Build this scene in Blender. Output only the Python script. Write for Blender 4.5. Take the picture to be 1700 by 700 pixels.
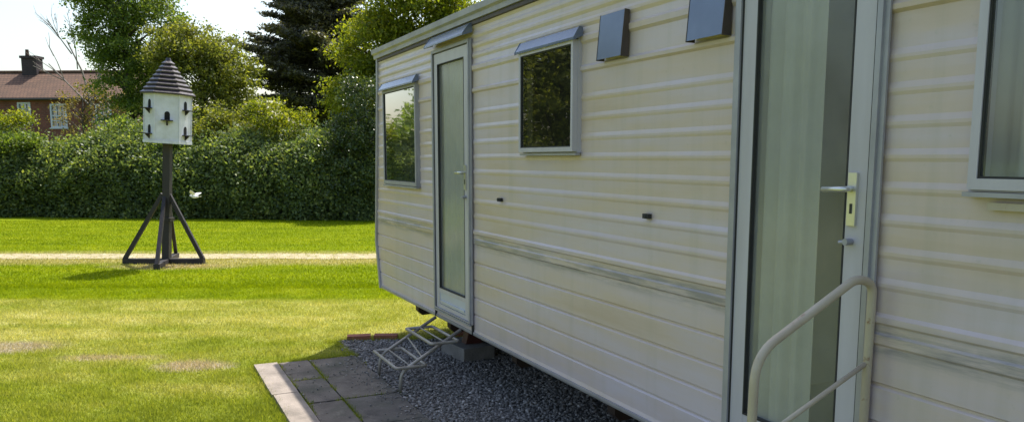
import bpy, bmesh, math, random
import numpy as np
from mathutils import Vector, Matrix, noise
R = math.radians
random.seed(7); rng = np.random.default_rng(7)
S = bpy.context.scene; COL = S.collection
for o in list(bpy.data.objects): bpy.data.objects.remove(o)

# ------------------------------------------------------------------ camera
TH = R(25.2267)                       # the caravan wall runs along +y; the view turns 25 degrees towards it
cam = bpy.data.cameras.new('camera'); co = bpy.data.objects.new('camera', cam); COL.objects.link(co)
co.location = (0, 0, 1.65); co.rotation_euler = (R(90 - 7.558), 0, -TH)
cam.sensor_fit = 'HORIZONTAL'; cam.sensor_width = 36; cam.lens = 1334 / 1700 * 36
cam.shift_y = 90 / 1700; cam.clip_start = .05; cam.clip_end = 2000
S.camera = co
# ------------------------------------------------------------------ sky and sun
SH = Vector((-.437, -.40, -1.0))      # the way the light travels, per metre of fall
EL = math.atan(1 / math.hypot(SH.x, SH.y)); AZ = math.atan2(-SH.x, -SH.y)   # clockwise from +y
w = bpy.data.worlds.new('World'); S.world = w; w.use_nodes = True
nt = w.node_tree; bgn = nt.nodes['Background']
sky = nt.nodes.new('ShaderNodeTexSky'); sky.sky_type = 'NISHITA'; sky.sun_disc = False
sky.sun_elevation = EL; sky.sun_rotation = AZ; sky.dust_density = 3.0; sky.air_density = 1.2; sky.ozone_density = 1.0
nt.links.new(sky.outputs[0], bgn.inputs[0]); bgn.inputs[1].default_value = .15
sun = bpy.data.lights.new('sun', 'SUN'); so = bpy.data.objects.new('sun', sun); COL.objects.link(so)
sun.energy = 4.7; sun.angle = R(.5); sun.color = (1, .95, .86)
so.rotation_euler = SH.to_track_quat('-Z', 'Y').to_euler(); so.location = (10, 10, 20)
S.view_settings.view_transform = 'Standard'; S.view_settings.look = 'None'
S.view_settings.exposure = .72; S.view_settings.gamma = 1

# ------------------------------------------------------------------ helpers
def G(lat, dist, z=0.):
    """garden frame: metres to the right of and ahead of the standing point"""
    return Vector((lat * math.cos(TH) + dist * math.sin(TH), -lat * math.sin(TH) + dist * math.cos(TH), z))
def tag(o, label=None, cat=None, group=None, kind=None):
    for k, v in (('label', label), ('category', cat), ('group', group), ('kind', kind)):
        if v: o[k] = v
    return o
def link(name, me, mat=None, parent=None):
    o = bpy.data.objects.new(name, me); COL.objects.link(o)
    if mat:
        for m_ in (mat if isinstance(mat, (list, tuple)) else [mat]): me.materials.append(m_)
    if parent: o.parent = parent
    return o
def thing(name, loc, label, cat, group=None, rz=0):
    o = bpy.data.objects.new(name, None); COL.objects.link(o); o.location = loc; o.rotation_euler.z = rz
    o.empty_display_size = .1
    return tag(o, label, cat, group)
def build(name, bm, mat, parent=None, smooth=False, bevel=0):
    if bevel:
        bmesh.ops.bevel(bm, geom=[e for e in bm.edges if e.calc_face_angle(0) > .6], offset=bevel, segments=2, affect='EDGES', profile=.6)
    bmesh.ops.recalc_face_normals(bm, faces=bm.faces)
    me = bpy.data.meshes.new(name); bm.to_mesh(me); bm.free()
    if smooth:
        me.polygons.foreach_set('use_smooth', [True] * len(me.polygons))
    return link(name, me, mat, parent)
def box(bm, x0, x1, y0, y1, z0, z1, M=None):
    v = [bm.verts.new((x, y, z)) for x in (x0, x1) for y in (y0, y1) for z in (z0, z1)]
    for f in ((0, 1, 3, 2), (4, 6, 7, 5), (0, 4, 5, 1), (2, 3, 7, 6), (0, 2, 6, 4), (1, 5, 7, 3)):
        bm.faces.new([v[i] for i in f])
    if M:
        for q in v: q.co = M @ q.co
    return v
def prism(bm, prof, a, b, axis='y'):
    """closed outline (two coordinates) pulled along an axis"""
    def P(p, t):
        return {'y': (p[0], t, p[1]), 'x': (t, p[0], p[1]), 'z': (p[0], p[1], t)}[axis]
    A = [bm.verts.new(P(p, a)) for p in prof]; B = [bm.verts.new(P(p, b)) for p in prof]
    n = len(prof)
    bm.faces.new(A); bm.faces.new(B[::-1])
    for i in range(n): bm.faces.new((A[i], B[i], B[(i + 1) % n], A[(i + 1) % n]))
def smooth_path(pts, rad, n=6):
    """round off the corners of a tube path"""
    P = [Vector(p) for p in pts]; out = [P[0]]
    for i in range(1, len(P) - 1):
        a, b, c = P[i - 1], P[i], P[i + 1]
        r = min(rad, (a - b).length * .45, (c - b).length * .45)
        p0 = b + (a - b).normalized() * r; p1 = b + (c - b).normalized() * r
        for k in range(n + 1):
            t = k / n; out.append(p0 * (1 - t) ** 2 + b * 2 * t * (1 - t) + p1 * t * t)
    out.append(P[-1]); return out
def tube(bm, pts, r, seg=10, r2=None, cap=True):
    P = [Vector(p) for p in pts]; n = len(P); rings = []
    t0 = (P[1] - P[0]).normalized(); up = Vector((0, 0, 1)) if abs(t0.z) < .9 else Vector((1, 0, 0))
    u = t0.cross(up).normalized()
    for i in range(n):
        t = (P[min(i + 1, n - 1)] - P[max(i - 1, 0)]).normalized()
        u = (u - t * u.dot(t)).normalized(); v = t.cross(u)
        rr = r if r2 is None else r + (r2 - r) * i / (n - 1)
        rings.append([bm.verts.new(P[i] + (u * math.cos(a) + v * math.sin(a)) * rr) for a in [2 * math.pi * k / seg for k in range(seg)]])
    for i in range(n - 1):
        for k in range(seg):
            bm.faces.new((rings[i][k], rings[i][(k + 1) % seg], rings[i + 1][(k + 1) % seg], rings[i + 1][k]))
    if cap: bm.faces.new(rings[0][::-1]); bm.faces.new(rings[-1])
def np_mesh(name, V, F, mat, parent=None, smooth=False):
    """V (n,3) points, F (m,k) faces of k corners each"""
    me = bpy.data.meshes.new(name); F = np.asarray(F, dtype=np.int32); m, k = F.shape
    me.vertices.add(len(V)); me.vertices.foreach_set('co', np.asarray(V, dtype=np.float32).ravel())
    me.loops.add(m * k); me.loops.foreach_set('vertex_index', F.ravel())
    me.polygons.add(m); me.polygons.foreach_set('loop_start', np.arange(0, m * k, k, dtype=np.int32))
    if smooth: me.polygons.foreach_set('use_smooth', np.ones(m, dtype=bool))
    me.update(calc_edges=True)
    return link(name, me, mat, parent)

# ------------------------------------------------------------------ materials
def nm(name):
    m = bpy.data.materials.new(name); m.use_nodes = True; t = m.node_tree
    return m, t, t.nodes['Principled BSDF']
def N(t, ty, **k):
    n = t.nodes.new(ty)
    for a, b in k.items(): setattr(n, a, b)
    return n
def noise_node(t, scale, detail=4, vec=None, rough=.6):
    n = N(t, 'ShaderNodeTexNoise'); n.inputs['Scale'].default_value = scale; n.inputs['Detail'].default_value = detail
    n.inputs['Roughness'].default_value = rough
    if vec is None: vec = N(t, 'ShaderNodeNewGeometry').outputs['Position']
    t.links.new(vec, n.inputs['Vector']); return n
def ramp(t, fac, stops):
    r_ = N(t, 'ShaderNodeValToRGB'); e = r_.color_ramp.elements
    while len(e) < len(stops): e.new(.5)
    for q, (p, c) in zip(e, stops): q.position = p; q.color = (*c, 1)
    t.links.new(fac, r_.inputs[0]); return r_
def mixc(t, fac, a, b, mode='MIX'):
    m = N(t, 'ShaderNodeMix', data_type='RGBA', blend_type=mode)
    for s, v in ((m.inputs[0], fac), (m.inputs[6], a), (m.inputs[7], b)):
        if hasattr(v, 'is_output'): t.links.new(v, s)
        elif isinstance(v, (int, float)): s.default_value = v
        else: s.default_value = (*v, 1)
    return m.outputs[2]
def math_n(t, op, a, b=0., c=None, clamp=False):
    m = N(t, 'ShaderNodeMath', operation=op); m.use_clamp = clamp
    for s, v in zip(m.inputs, (a, b, c)):
        if v is None: continue
        if hasattr(v, 'is_output'): t.links.new(v, s)
        else: s.default_value = v
    return m.outputs[0]
def bump(t, p, h, strength=.3, dist=.01):
    b = N(t, 'ShaderNodeBump'); b.inputs['Strength'].default_value = strength; b.inputs['Distance'].default_value = dist
    t.links.new(h, b.inputs['Height']); t.links.new(b.outputs[0], p.inputs['Normal'])
def mat(name, c1, c2=None, rough=.6, scale=6, metal=0, bumps=0, bscale=40, spec=.5, stretch=None):
    m, t, p = nm(name); p.inputs['Roughness'].default_value = rough; p.inputs['Metallic'].default_value = metal
    p.inputs['Specular IOR Level'].default_value = spec
    c2 = c2 or tuple(v * .75 for v in c1)
    tc = N(t, 'ShaderNodeTexCoord'); vec = tc.outputs['Object']
    if stretch:
        mp = N(t, 'ShaderNodeMapping'); mp.inputs['Scale'].default_value = stretch; t.links.new(vec, mp.inputs[0]); vec = mp.outputs[0]
    n = noise_node(t, scale, 5, vec)
    r_ = ramp(t, n.outputs[0], [(.3, c2), (.7, c1)]); t.links.new(r_.outputs[0], p.inputs['Base Color'])
    if bumps: bump(t, p, noise_node(t, bscale, 4, vec).outputs[0], bumps, .01)
    return m
def leaf_mat(name, cols, trans=.5, rough=.5, bias=1.):
    """leaves: each leaf its own tone, light comes through the blade"""
    m, t, p = nm(name); g = N(t, 'ShaderNodeNewGeometry')
    n = noise_node(t, .9, 3)
    f = math_n(t, 'ADD', math_n(t, 'MULTIPLY', g.outputs['Random Per Island'], .55), math_n(t, 'MULTIPLY', n.outputs[0], .5))
    k = len(cols); r_ = ramp(t, f, [(.12 + .76 * i / (k - 1), c) for i, c in enumerate(cols)])
    t.links.new(r_.outputs[0], p.inputs['Base Color']); p.inputs['Roughness'].default_value = rough; p.inputs['Specular IOR Level'].default_value = .35
    tr = N(t, 'ShaderNodeBsdfTranslucent')
    tc = mixc(t, 1., r_.outputs[0], (1.5, 1.45, .55), 'MULTIPLY'); t.links.new(tc, tr.inputs[0])
    mx = N(t, 'ShaderNodeMixShader'); mx.inputs[0].default_value = trans
    t.links.new(p.outputs[0], mx.inputs[1]); t.links.new(tr.outputs[0], mx.inputs[2])
    t.links.new(mx.outputs[0], t.nodes['Material Output'].inputs[0]); return m
def glass_mat(name, refl=1.0, tint=(.8, .86, .84), rough=.012, film=0.):
    m, t, p = nm(name); t.nodes.remove(p)
    g = N(t, 'ShaderNodeNewGeometry'); dp = N(t, 'ShaderNodeVectorMath', operation='DOT_PRODUCT')
    t.links.new(g.outputs['Incoming'], dp.inputs[0]); t.links.new(g.outputs['Normal'], dp.inputs[1])
    c5 = math_n(t, 'POWER', math_n(t, 'SUBTRACT', 1., math_n(t, 'ABSOLUTE', dp.outputs['Value']), clamp=True), 5.)
    f = math_n(t, 'MULTIPLY', math_n(t, 'MULTIPLY_ADD', c5, .91, .09), refl, clamp=True)
    tr = N(t, 'ShaderNodeBsdfTransparent'); tr.inputs[0].default_value = (*tint, 1)
    gl = N(t, 'ShaderNodeBsdfGlossy'); gl.inputs['Roughness'].default_value = rough
    nz = noise_node(t, 2.2, 2); b = N(t, 'ShaderNodeBump'); b.inputs['Strength'].default_value = .06; b.inputs['Distance'].default_value = .02
    t.links.new(nz.outputs[0], b.inputs['Height']); t.links.new(b.outputs[0], gl.inputs['Normal'])
    mx = N(t, 'ShaderNodeMixShader'); t.links.new(f, mx.inputs[0]); base = tr.outputs[0]
    if film:                                                         # milky haze painted over the pane as pale diffuse colour
        df = N(t, 'ShaderNodeBsdfDiffuse'); df.inputs[0].default_value = (.55, .55, .54, 1); m2 = N(t, 'ShaderNodeMixShader')
        nf = noise_node(t, 3, 5); t.links.new(math_n(t, 'MULTIPLY', nf.outputs[0], film * 2), m2.inputs[0]); t.links.new(base, m2.inputs[1]); t.links.new(df.outputs[0], m2.inputs[2]); base = m2.outputs[0]
    t.links.new(base, mx.inputs[1]); t.links.new(gl.outputs[0], mx.inputs[2])
    t.links.new(mx.outputs[0], t.nodes['Material Output'].inputs[0]); return m

def siding_mat():
    m, t, p = nm('painted aluminium siding'); g = N(t, 'ShaderNodeNewGeometry').outputs['Position']
    mp = N(t, 'ShaderNodeMapping'); mp.inputs['Scale'].default_value = (1, .5, 3.5); t.links.new(g, mp.inputs[0])
    n = noise_node(t, 1.6, 5, mp.outputs[0])                         # weathered film, lies in long streaks
    c = ramp(t, n.outputs[0], [(.30, (.55, .43, .34)), (.42, (.59, .475, .41)), (.56, (.58, .485, .49)), (.72, (.59, .52, .58))]).outputs[0]
    mp2 = N(t, 'ShaderNodeMapping'); mp2.inputs['Scale'].default_value = (1, 9, .55); t.links.new(g, mp2.inputs[0])
    n2 = noise_node(t, 1.0, 4, mp2.outputs[0])                        # rain runs
    c = mixc(t, math_n(t, 'MULTIPLY', ramp(t, n2.outputs[0], [(.50, (0, 0, 0)), (.80, (1, 1, 1))]).outputs[0], .36), c, (.36, .34, .27))
    sp = N(t, 'ShaderNodeSeparateXYZ'); t.links.new(g, sp.inputs[0])
    band = N(t, 'ShaderNodeMapRange', interpolation_type='SMOOTHSTEP'); t.links.new(math_n(t, 'ABSOLUTE', math_n(t, 'SUBTRACT', sp.outputs[2], 1.085)), band.inputs[0])
    band.inputs[1].default_value = .075; band.inputs[2].default_value = .02
    mp4 = N(t, 'ShaderNodeMapping'); mp4.inputs['Scale'].default_value = (1, 1.2, 14); t.links.new(g, mp4.inputs[0])
    n4 = noise_node(t, 2.0, 6, mp4.outputs[0], .7)
    dirt = math_n(t, 'MULTIPLY', band.outputs[0], ramp(t, n4.outputs[0], [(.40, (0, 0, 0)), (.60, (1, 1, 1))]).outputs[0])
    c = mixc(t, math_n(t, 'MULTIPLY', dirt, .85), c, (.25, .235, .25))            # grey grime along the belt moulding
    spk = noise_node(t, 26, 5, g, .7); c = mixc(t, math_n(t, 'MULTIPLY', ramp(t, spk.outputs[0], [(.62, (0, 0, 0)), (.74, (1, 1, 1))]).outputs[0], .25), c, (.30, .31, .20))
    t.links.new(c, p.inputs['Base Color'])
    n3 = noise_node(t, 7, 4, mp.outputs[0]); rr = math_n(t, 'MULTIPLY_ADD', n3.outputs[0], .22, .22)
    t.links.new(rr, p.inputs['Roughness']); p.inputs['Specular IOR Level'].default_value = .55
    mp3 = N(t, 'ShaderNodeMapping'); mp3.inputs['Scale'].default_value = (1, .8, 1.5); t.links.new(g, mp3.inputs[0])
    bump(t, p, noise_node(t, 2.2, 3, mp3.outputs[0]).outputs[0], .35, .012)   # sheet metal is never quite flat
    return m
M = {}
M['siding'] = siding_mat()
M['white'] = mat('white painted frame', (.54, .51, .56), (.45, .42, .45), .35, 3, stretch=(1, 3, .5))
M['white2'] = mat('white plastic panel', (.52, .55, .64), (.44, .46, .54), .3, 3)
M['alu'] = mat('dull aluminium', (.42, .41, .44), (.31, .30, .33), .48, 5, metal=.3)
M['hood'] = mat('blue grey enamelled metal', (.18, .215, .30), (.14, .165, .235), .22, 4, metal=.35)
M['seal'] = mat('dark rubber seal', (.035, .033, .03), (.02, .02, .02), .7, 8)
M['brown'] = mat('brown weathered edge', (.085, .060, .05), (.05, .04, .032), .6, 12)
M['roof'] = mat('grey roof sheet', (.42, .42, .43), (.30, .30, .31), .5, 3)
M['interior'] = mat('caravan lining board', (.36, .34, .32), (.30, .28, .26), .7, 2)
M['curtain'] = mat('pale curtain cloth', (.56, .52, .47), (.46, .43, .38), .9, 4)
M['glass'] = glass_mat('window glass', 1., (.88, .92, .90), .05, .08)
M['glass2'] = glass_mat('door glass', .8, (.88, .92, .90), .16, .20)
M['glass3'] = glass_mat('tinted window glass', 2.3, (.48, .48, .36), .014, .02)
M['glass4'] = glass_mat('reflective window glass', 3.8, (.70, .76, .78), .02, .05)
M['rail'] = mat('cream painted steel tube', (.52, .46, .36), (.42, .35, .26), .38, 6, bumps=.15)
t = M['rail'].node_tree; p = t.nodes['Principled BSDF']; src = p.inputs['Base Color'].links[0].from_socket
nr = noise_node(t, 22, 6, rough=.7); t.links.new(mixc(t, ramp(t, nr.outputs[0], [(.60, (0, 0, 0)), (.70, (.8, .8, .8))]).outputs[0], src, (.22, .10, .05)), p.inputs['Base Color'])   # chipped paint, rust
M['steel'] = mat('galvanised steel tube', (.42, .38, .33), (.28, .24, .2), .45, 10, metal=.3)
M['chassis'] = mat('rusty black chassis steel', (.035, .025, .022), (.06, .03, .02), .7, 6)
M['rust'] = mat('dark red oxide steel', (.10, .022, .016), (.05, .014, .012), .6, 14)
M['conc'] = mat('concrete block', (.26, .24, .22), (.17, .155, .14), .9, 9, bumps=.5)
M['pinkbrick'] = mat('worn red brick', (.36, .13, .07), (.22, .08, .05), .9, 14, bumps=.5)
M['chrome'] = mat('brushed handle metal', (.75, .74, .70), (.62, .6, .56), .28, 6, metal=.7)
M['timber_dark'] = mat('dark stained timber', (.026, .021, .023), (.014, .011, .012), .6, 5, bumps=.5, bscale=18, stretch=(1, 1, .15))
M['shingle'] = mat('weathered dark boards', (.042, .031, .038), (.018, .014, .018), .36, 7, bumps=.5, bscale=20)
M['dc_white'] = mat('white painted boards', (.66, .67, .76), (.50, .51, .54), .6, 7, bumps=.3)
M['hole'] = mat('black pigeon hole', (.006, .006, .007), (.004, .004, .004), .9)
M['feather'] = mat('white feathers', (.85, .85, .85), (.75, .75, .75), .8, 20)
M['beak'] = mat('pink beak', (.5, .25, .2), (.4, .2, .15), .5)
M['bark'] = mat('grey brown bark', (.10, .08, .06), (.05, .04, .032), .95, 9, bumps=.8, bscale=14, stretch=(1, 1, .3))
M['bare'] = mat('pale dead wood', (.22, .19, .17), (.12, .10, .09), .9, 9)
M['core'] = mat('dark hedge core', (.018, .022, .012), (.010, .012, .008), 1, 5)

# lawn colour: dry mown grass near the caravans, lush grass beyond, worn patches
def lawn_col(t):
    g = N(t, 'ShaderNodeNewGeometry').outputs['Position']
    mp = N(t, 'ShaderNodeMapping', vector_type='POINT'); mp.inputs['Rotation'].default_value = (0, 0, TH); t.links.new(g, mp.inputs[0])
    v = mp.outputs[0]; sp = N(t, 'ShaderNodeSeparateXYZ'); t.links.new(v, sp.inputs[0]); dist = sp.outputs[1]
    st = N(t, 'ShaderNodeMapping'); st.inputs['Scale'].default_value = (.28, 1.5, 1); t.links.new(v, st.inputs[0])
    a = noise_node(t, 1.1, 5, st.outputs[0], .65).outputs[0]          # mower bands
    b = noise_node(t, 1.3, 5, v, .65).outputs[0]
    e = noise_node(t, 14, 4, v, .7).outputs[0]
    ef = math_n(t, 'SUBTRACT', e, .5)
    # near lawn
    f = math_n(t, 'ADD', math_n(t, 'MULTIPLY', a, .62), math_n(t, 'MULTIPLY', b, .38))
    f = math_n(t, 'ADD', f, math_n(t, 'MULTIPLY', ef, .22))
    green_in = math_n(t, 'MULTIPLY', math_n(t, 'SUBTRACT', 7.0, dist, clamp=False), .05)    # greener close to the path
    f = math_n(t, 'SUBTRACT', f, math_n(t, 'MAXIMUM', green_in, -.03))
    near = ramp(t, f, [(.28, (.17, .215, .032)), (.40, (.25, .295, .034)), (.50, (.32, .34, .07)), (.62, (.44, .43, .14)), (.76, (.54, .50, .25))]).outputs[0]
    far = ramp(t, math_n(t, 'ADD', math_n(t, 'MULTIPLY', a, .6), math_n(t, 'MULTIPLY', b, .4)), [(.3, (.13, .19, .001)), (.5, (.20, .265, .002)), (.7, (.28, .32, .010))]).outputs[0]
    wob = math_n(t, 'MULTIPLY_ADD', math_n(t, 'SUBTRACT', b, .5), .35, dist)
    k = N(t, 'ShaderNodeMapRange'); k.inputs[1].default_value = 9.22; k.inputs[2].default_value = 9.42; t.links.new(wob, k.inputs[0])
    c = mixc(t, k.outputs[0], near, far)
    # worn earth patches in the near lawn, near the path and at the foot of the dovecote
    def patch(x, y, rx, ry, c, col, soft=.5):
        q = N(t, 'ShaderNodeMapping'); q.inputs['Location'].default_value = (-x / rx, -y / ry, 0); q.inputs['Scale'].default_value = (1 / rx, 1 / ry, 0)
        t.links.new(v, q.inputs[0])
        l = N(t, 'ShaderNodeVectorMath', operation='LENGTH'); t.links.new(q.outputs[0], l.inputs[0])
        d = math_n(t, 'ADD', l.outputs['Value'], math_n(t, 'MULTIPLY', math_n(t, 'SUBTRACT', b, .5), 1.6))
        d = math_n(t, 'ADD', d, math_n(t, 'MULTIPLY', ef, 1.2))
        mr = N(t, 'ShaderNodeMapRange'); mr.inputs[1].default_value = 1.0 + soft; mr.inputs[2].default_value = 1.0 - soft * .6; t.links.new(d, mr.inputs[0])
        return mixc(t, mr.outputs[0], c, col)
    c = patch(-2.58, 6.28, .26, .14, c, (.42, .36, .27))
    c = patch(-4.45, 6.95, .40, .20, c, (.40, .35, .26))
    c = patch(-3.35, 6.55, .35, .10, c, (.40, .35, .22))
    c = patch(-5.2, 12.35, .75, .28, c, (.40, .33, .19), .8)
    c = patch(-3.0, 13.02, 14., .42, c, (.36, .33, .12), .7)
    c = patch(-3.0, 13.98, 14., .30, c, (.33, .33, .10), .6)
    return c
m, t, p = nm('lawn soil and grass'); t.links.new(mixc(t, 1., lawn_col(t), (.82, .82, .8), 'MULTIPLY'), p.inputs['Base Color']); p.inputs['Roughness'].default_value = .95; p.inputs['Specular IOR Level'].default_value = .1
bump(t, p, noise_node(t, 60, 5).outputs[0], .9, .03); M['lawn'] = m
m, t, p = nm('grass blades'); g = N(t, 'ShaderNodeNewGeometry')
rf = ramp(t, g.outputs['Random Per Island'], [(0, (.62, .66, .6)), (.5, (1., 1., 1.)), (.93, (1.25, 1.2, 1.1)), (1, (1.7, 1.5, 1.6))]).outputs[0]
cc = mixc(t, 1., lawn_col(t), rf, 'MULTIPLY'); t.links.new(cc, p.inputs['Base Color']); p.inputs['Roughness'].default_value = .55; p.inputs['Specular IOR Level'].default_value = .12
tr = N(t, 'ShaderNodeBsdfTranslucent'); t.links.new(mixc(t, 1., cc, (1.35, 1.3, .7), 'MULTIPLY'), tr.inputs[0])
mx = N(t, 'ShaderNodeMixShader'); mx.inputs[0].default_value = .45; t.links.new(p.outputs[0], mx.inputs[1]); t.links.new(tr.outputs[0], mx.inputs[2])
t.links.new(mx.outputs[0], t.nodes['Material Output'].inputs[0]); M['blade'] = m

m, t, p = nm('far field'); n = noise_node(t, .05, 5); t.links.new(ramp(t, n.outputs[0], [(.35, (.07, .12, .02)), (.65, (.13, .17, .03))]).outputs[0], p.inputs['Base Color']); p.inputs['Roughness'].default_value = 1; M['field'] = m
m, t, p = nm('pale gravel track'); n = noise_node(t, 5, 6); t.links.new(ramp(t, n.outputs[0], [(.3, (.22, .19, .09)), (.5, (.33, .28, .16)), (.7, (.43, .38, .25))]).outputs[0], p.inputs['Base Color']); p.inputs['Roughness'].default_value = .95
bump(t, p, noise_node(t, 50, 5).outputs[0], .8, .02); M['track'] = m
m, t, p = nm('shade-darkened weathered paving slab'); g = N(t, 'ShaderNodeNewGeometry')  # base tone darkened to deepen the caravan's shade; the mottling is weathering
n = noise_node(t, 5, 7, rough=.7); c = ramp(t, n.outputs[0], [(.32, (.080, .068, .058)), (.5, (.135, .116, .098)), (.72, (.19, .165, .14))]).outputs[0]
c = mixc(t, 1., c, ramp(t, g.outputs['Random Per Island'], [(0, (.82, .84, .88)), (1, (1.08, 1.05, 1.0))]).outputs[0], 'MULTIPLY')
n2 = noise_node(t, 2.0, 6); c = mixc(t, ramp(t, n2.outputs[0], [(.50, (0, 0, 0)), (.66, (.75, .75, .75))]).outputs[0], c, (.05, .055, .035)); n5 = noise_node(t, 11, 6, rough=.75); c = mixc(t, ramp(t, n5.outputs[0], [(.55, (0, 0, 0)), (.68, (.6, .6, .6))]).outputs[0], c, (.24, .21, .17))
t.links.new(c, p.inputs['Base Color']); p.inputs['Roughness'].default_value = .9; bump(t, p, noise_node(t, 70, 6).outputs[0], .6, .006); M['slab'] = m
M['sunlit_edge'] = mat('pale sunlit edging slab', (.32, .27, .23), (.17, .145, .12), .9, 5, bumps=.5, bscale=60)  # paler than the slabs: sunlight on the strip is put into its colour
M['joint'] = mat('dirty joint sand', (.10, .085, .06), (.05, .05, .03), 1, 20, bumps=.6)
m, t, p = nm('grey and pink chippings'); g = N(t, 'ShaderNodeNewGeometry')
t.links.new(ramp(t, g.outputs['Random Per Island'], [(0, (.12, .108, .098)), (.4, (.19, .172, .158)), (.8, (.27, .243, .225)), (1, (.46, .415, .385))]).outputs[0], p.inputs['Base Color']); p.inputs['Roughness'].default_value = .8; M['chip'] = m
m, t, p = nm('gravel bed'); vo = N(t, 'ShaderNodeTexVoronoi'); vo.inputs['Scale'].default_value = 45
t.links.new(N(t, 'ShaderNodeNewGeometry').outputs['Position'], vo.inputs['Vector'])
t.links.new(ramp(t, vo.outputs['Distance'], [(.1, (.30, .275, .26)), (.6, (.12, .11, .10))]).outputs[0], p.inputs['Base Color']); p.inputs['Roughness'].default_value = 1; bump(t, p, vo.outputs['Distance'], -.8, .02); M['gravelbed'] = m

def brick_mat(name, c1, c2, mort, scale, bw=.5, rh=.25):
    m, t, p = nm(name); tc = N(t, 'ShaderNodeTexCoord'); mp = N(t, 'ShaderNodeMapping'); mp.inputs['Rotation'].default_value = (R(90), 0, 0)
    t.links.new(tc.outputs['Object'], mp.inputs[0]); b = N(t, 'ShaderNodeTexBrick'); t.links.new(mp.outputs[0], b.inputs[0])
    b.inputs['Color1'].default_value = (*c1, 1); b.inputs['Color2'].default_value = (*c2, 1); b.inputs['Mortar'].default_value = (*mort, 1)
    b.inputs['Scale'].default_value = scale; b.inputs['Mortar Size'].default_value = .03; b.inputs['Brick Width'].default_value = bw; b.inputs['Row Height'].default_value = rh
    n = noise_node(t, 1.2, 5, tc.outputs['Object'])
    c = mixc(t, 1., b.outputs[0], ramp(t, n.outputs[0], [(.3, (.75, .75, .75)), (.7, (1.15, 1.1, 1.1))]).outputs[0], 'MULTIPLY')
    t.links.new(c, p.inputs['Base Color']); p.inputs['Roughness'].default_value = .9; return m
M['brick'] = brick_mat('red brick', (.20, .062, .042), (.13, .042, .032), (.14, .09, .07), 2.2)
M['dark_brick'] = brick_mat('dark purplish brick', (.055, .035, .038), (.035, .026, .030), (.05, .045, .045), 2.2)  # chimney brick, darker and more purple than the walls
M['tile'] = brick_mat('brown clay tile', (.155, .085, .050), (.12, .066, .040), (.06, .032, .022), 1.6, .35, .22)

M['leaf_mid'] = leaf_mat('mid green leaves', [(.035, .060, .020), (.080, .135, .026), (.14, .20, .034), (.26, .30, .09)], .5)
M['leaf_olive'] = leaf_mat('olive leaves', [(.040, .055, .018), (.105, .13, .026), (.18, .20, .034), (.31, .31, .09)], .5)
M['leaf_lime'] = leaf_mat('yellow green leaves', [(.045, .075, .010), (.12, .16, .014), (.20, .23, .020), (.33, .33, .05)], .55)
M['leaf_conifer'] = leaf_mat('dark conifer needles', [(.034, .030, .034), (.052, .056, .036), (.09, .092, .048), (.20, .18, .13)], .28)
M['leaf_hedge'] = leaf_mat('dark hedge leaves', [(.055, .085, .050), (.10, .15, .065), (.16, .215, .07), (.33, .36, .12)], .45)
M['leaf_holly'] = leaf_mat('dark glossy leaves', [(.018, .032, .016), (.034, .06, .022), (.06, .09, .03), (.14, .17, .07)], .25, .35)
M['leaf_brown'] = leaf_mat('bronze green leaves', [(.05, .05, .02), (.11, .10, .03), (.18, .14, .05), (.28, .22, .10)], .45)

# ------------------------------------------------------------------ ground
def sheet(name, pts, z, m):
    bm = bmesh.new(); bm.faces.new([bm.verts.new((p[0], p[1], z)) for p in pts]); return tag(build(name, bm, m), kind='structure')
sheet('ground', [(-600, -600), (600, -600), (600, 600), (-600, 600)], -.02, M['field'])
g4 = lambda a, b, c, d: [G(a, c)[:2], G(b, c)[:2], G(b, d)[:2], G(a, d)[:2]]
sheet('lawn', g4(-40, 40, -25, 34), 0, M['lawn'])
# pale track crossing the lawn, with wavering edges
bm = bmesh.new(); up_, lo_ = [], []
for i in range(401):
    x = -32 + 64 * i / 400
    a = .16 * noise.noise((x * .8, 3, 0)) + .14 * noise.noise((x * 3.1, 1, 0)); b = .15 * noise.noise((x * .9, 9, 0)) + .14 * noise.noise((x * 3.3, 5, 0))
    tilt = .012 * (x + 5)
    lo_.append(bm.verts.new(G(x, 13.20 + a + tilt, .006))); up_.append(bm.verts.new(G(x, 13.95 + b, .006)))
for i in range(400): bm.faces.new((lo_[i], lo_[i + 1], up_[i + 1], up_[i]))
tag(build('track', bm, M['track']), kind='structure')
# paving slabs beside the gravel pad
sheet('paving_bed', [(.80, -4), (1.60, -4), (1.60, 6.47), (.80, 6.47)], .005, M['joint'])
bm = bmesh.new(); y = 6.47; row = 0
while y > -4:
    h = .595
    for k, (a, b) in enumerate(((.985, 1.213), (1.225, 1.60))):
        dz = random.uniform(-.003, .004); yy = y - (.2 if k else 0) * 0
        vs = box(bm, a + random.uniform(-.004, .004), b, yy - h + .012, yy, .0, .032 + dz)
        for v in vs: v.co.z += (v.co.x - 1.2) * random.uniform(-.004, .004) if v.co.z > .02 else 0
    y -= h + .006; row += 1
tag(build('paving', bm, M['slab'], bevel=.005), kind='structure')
bm = bmesh.new(); y = 6.475  # strip ends at the caravan's shadow edge, painted paler as if sunlit
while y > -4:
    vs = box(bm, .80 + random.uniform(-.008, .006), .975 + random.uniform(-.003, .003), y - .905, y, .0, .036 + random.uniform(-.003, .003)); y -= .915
tag(build('paving_sunlit_edging', bm, M['sunlit_edge'], bevel=.008), kind='structure')
# gravel pad under the caravan
pad = [(1.61, -4), (5.6, -4), (5.6, 5.6), (2.9, 6.62), (1.61, 7.12)]
sheet('gravel_bed', pad, .008, M['gravelbed'])

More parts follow.
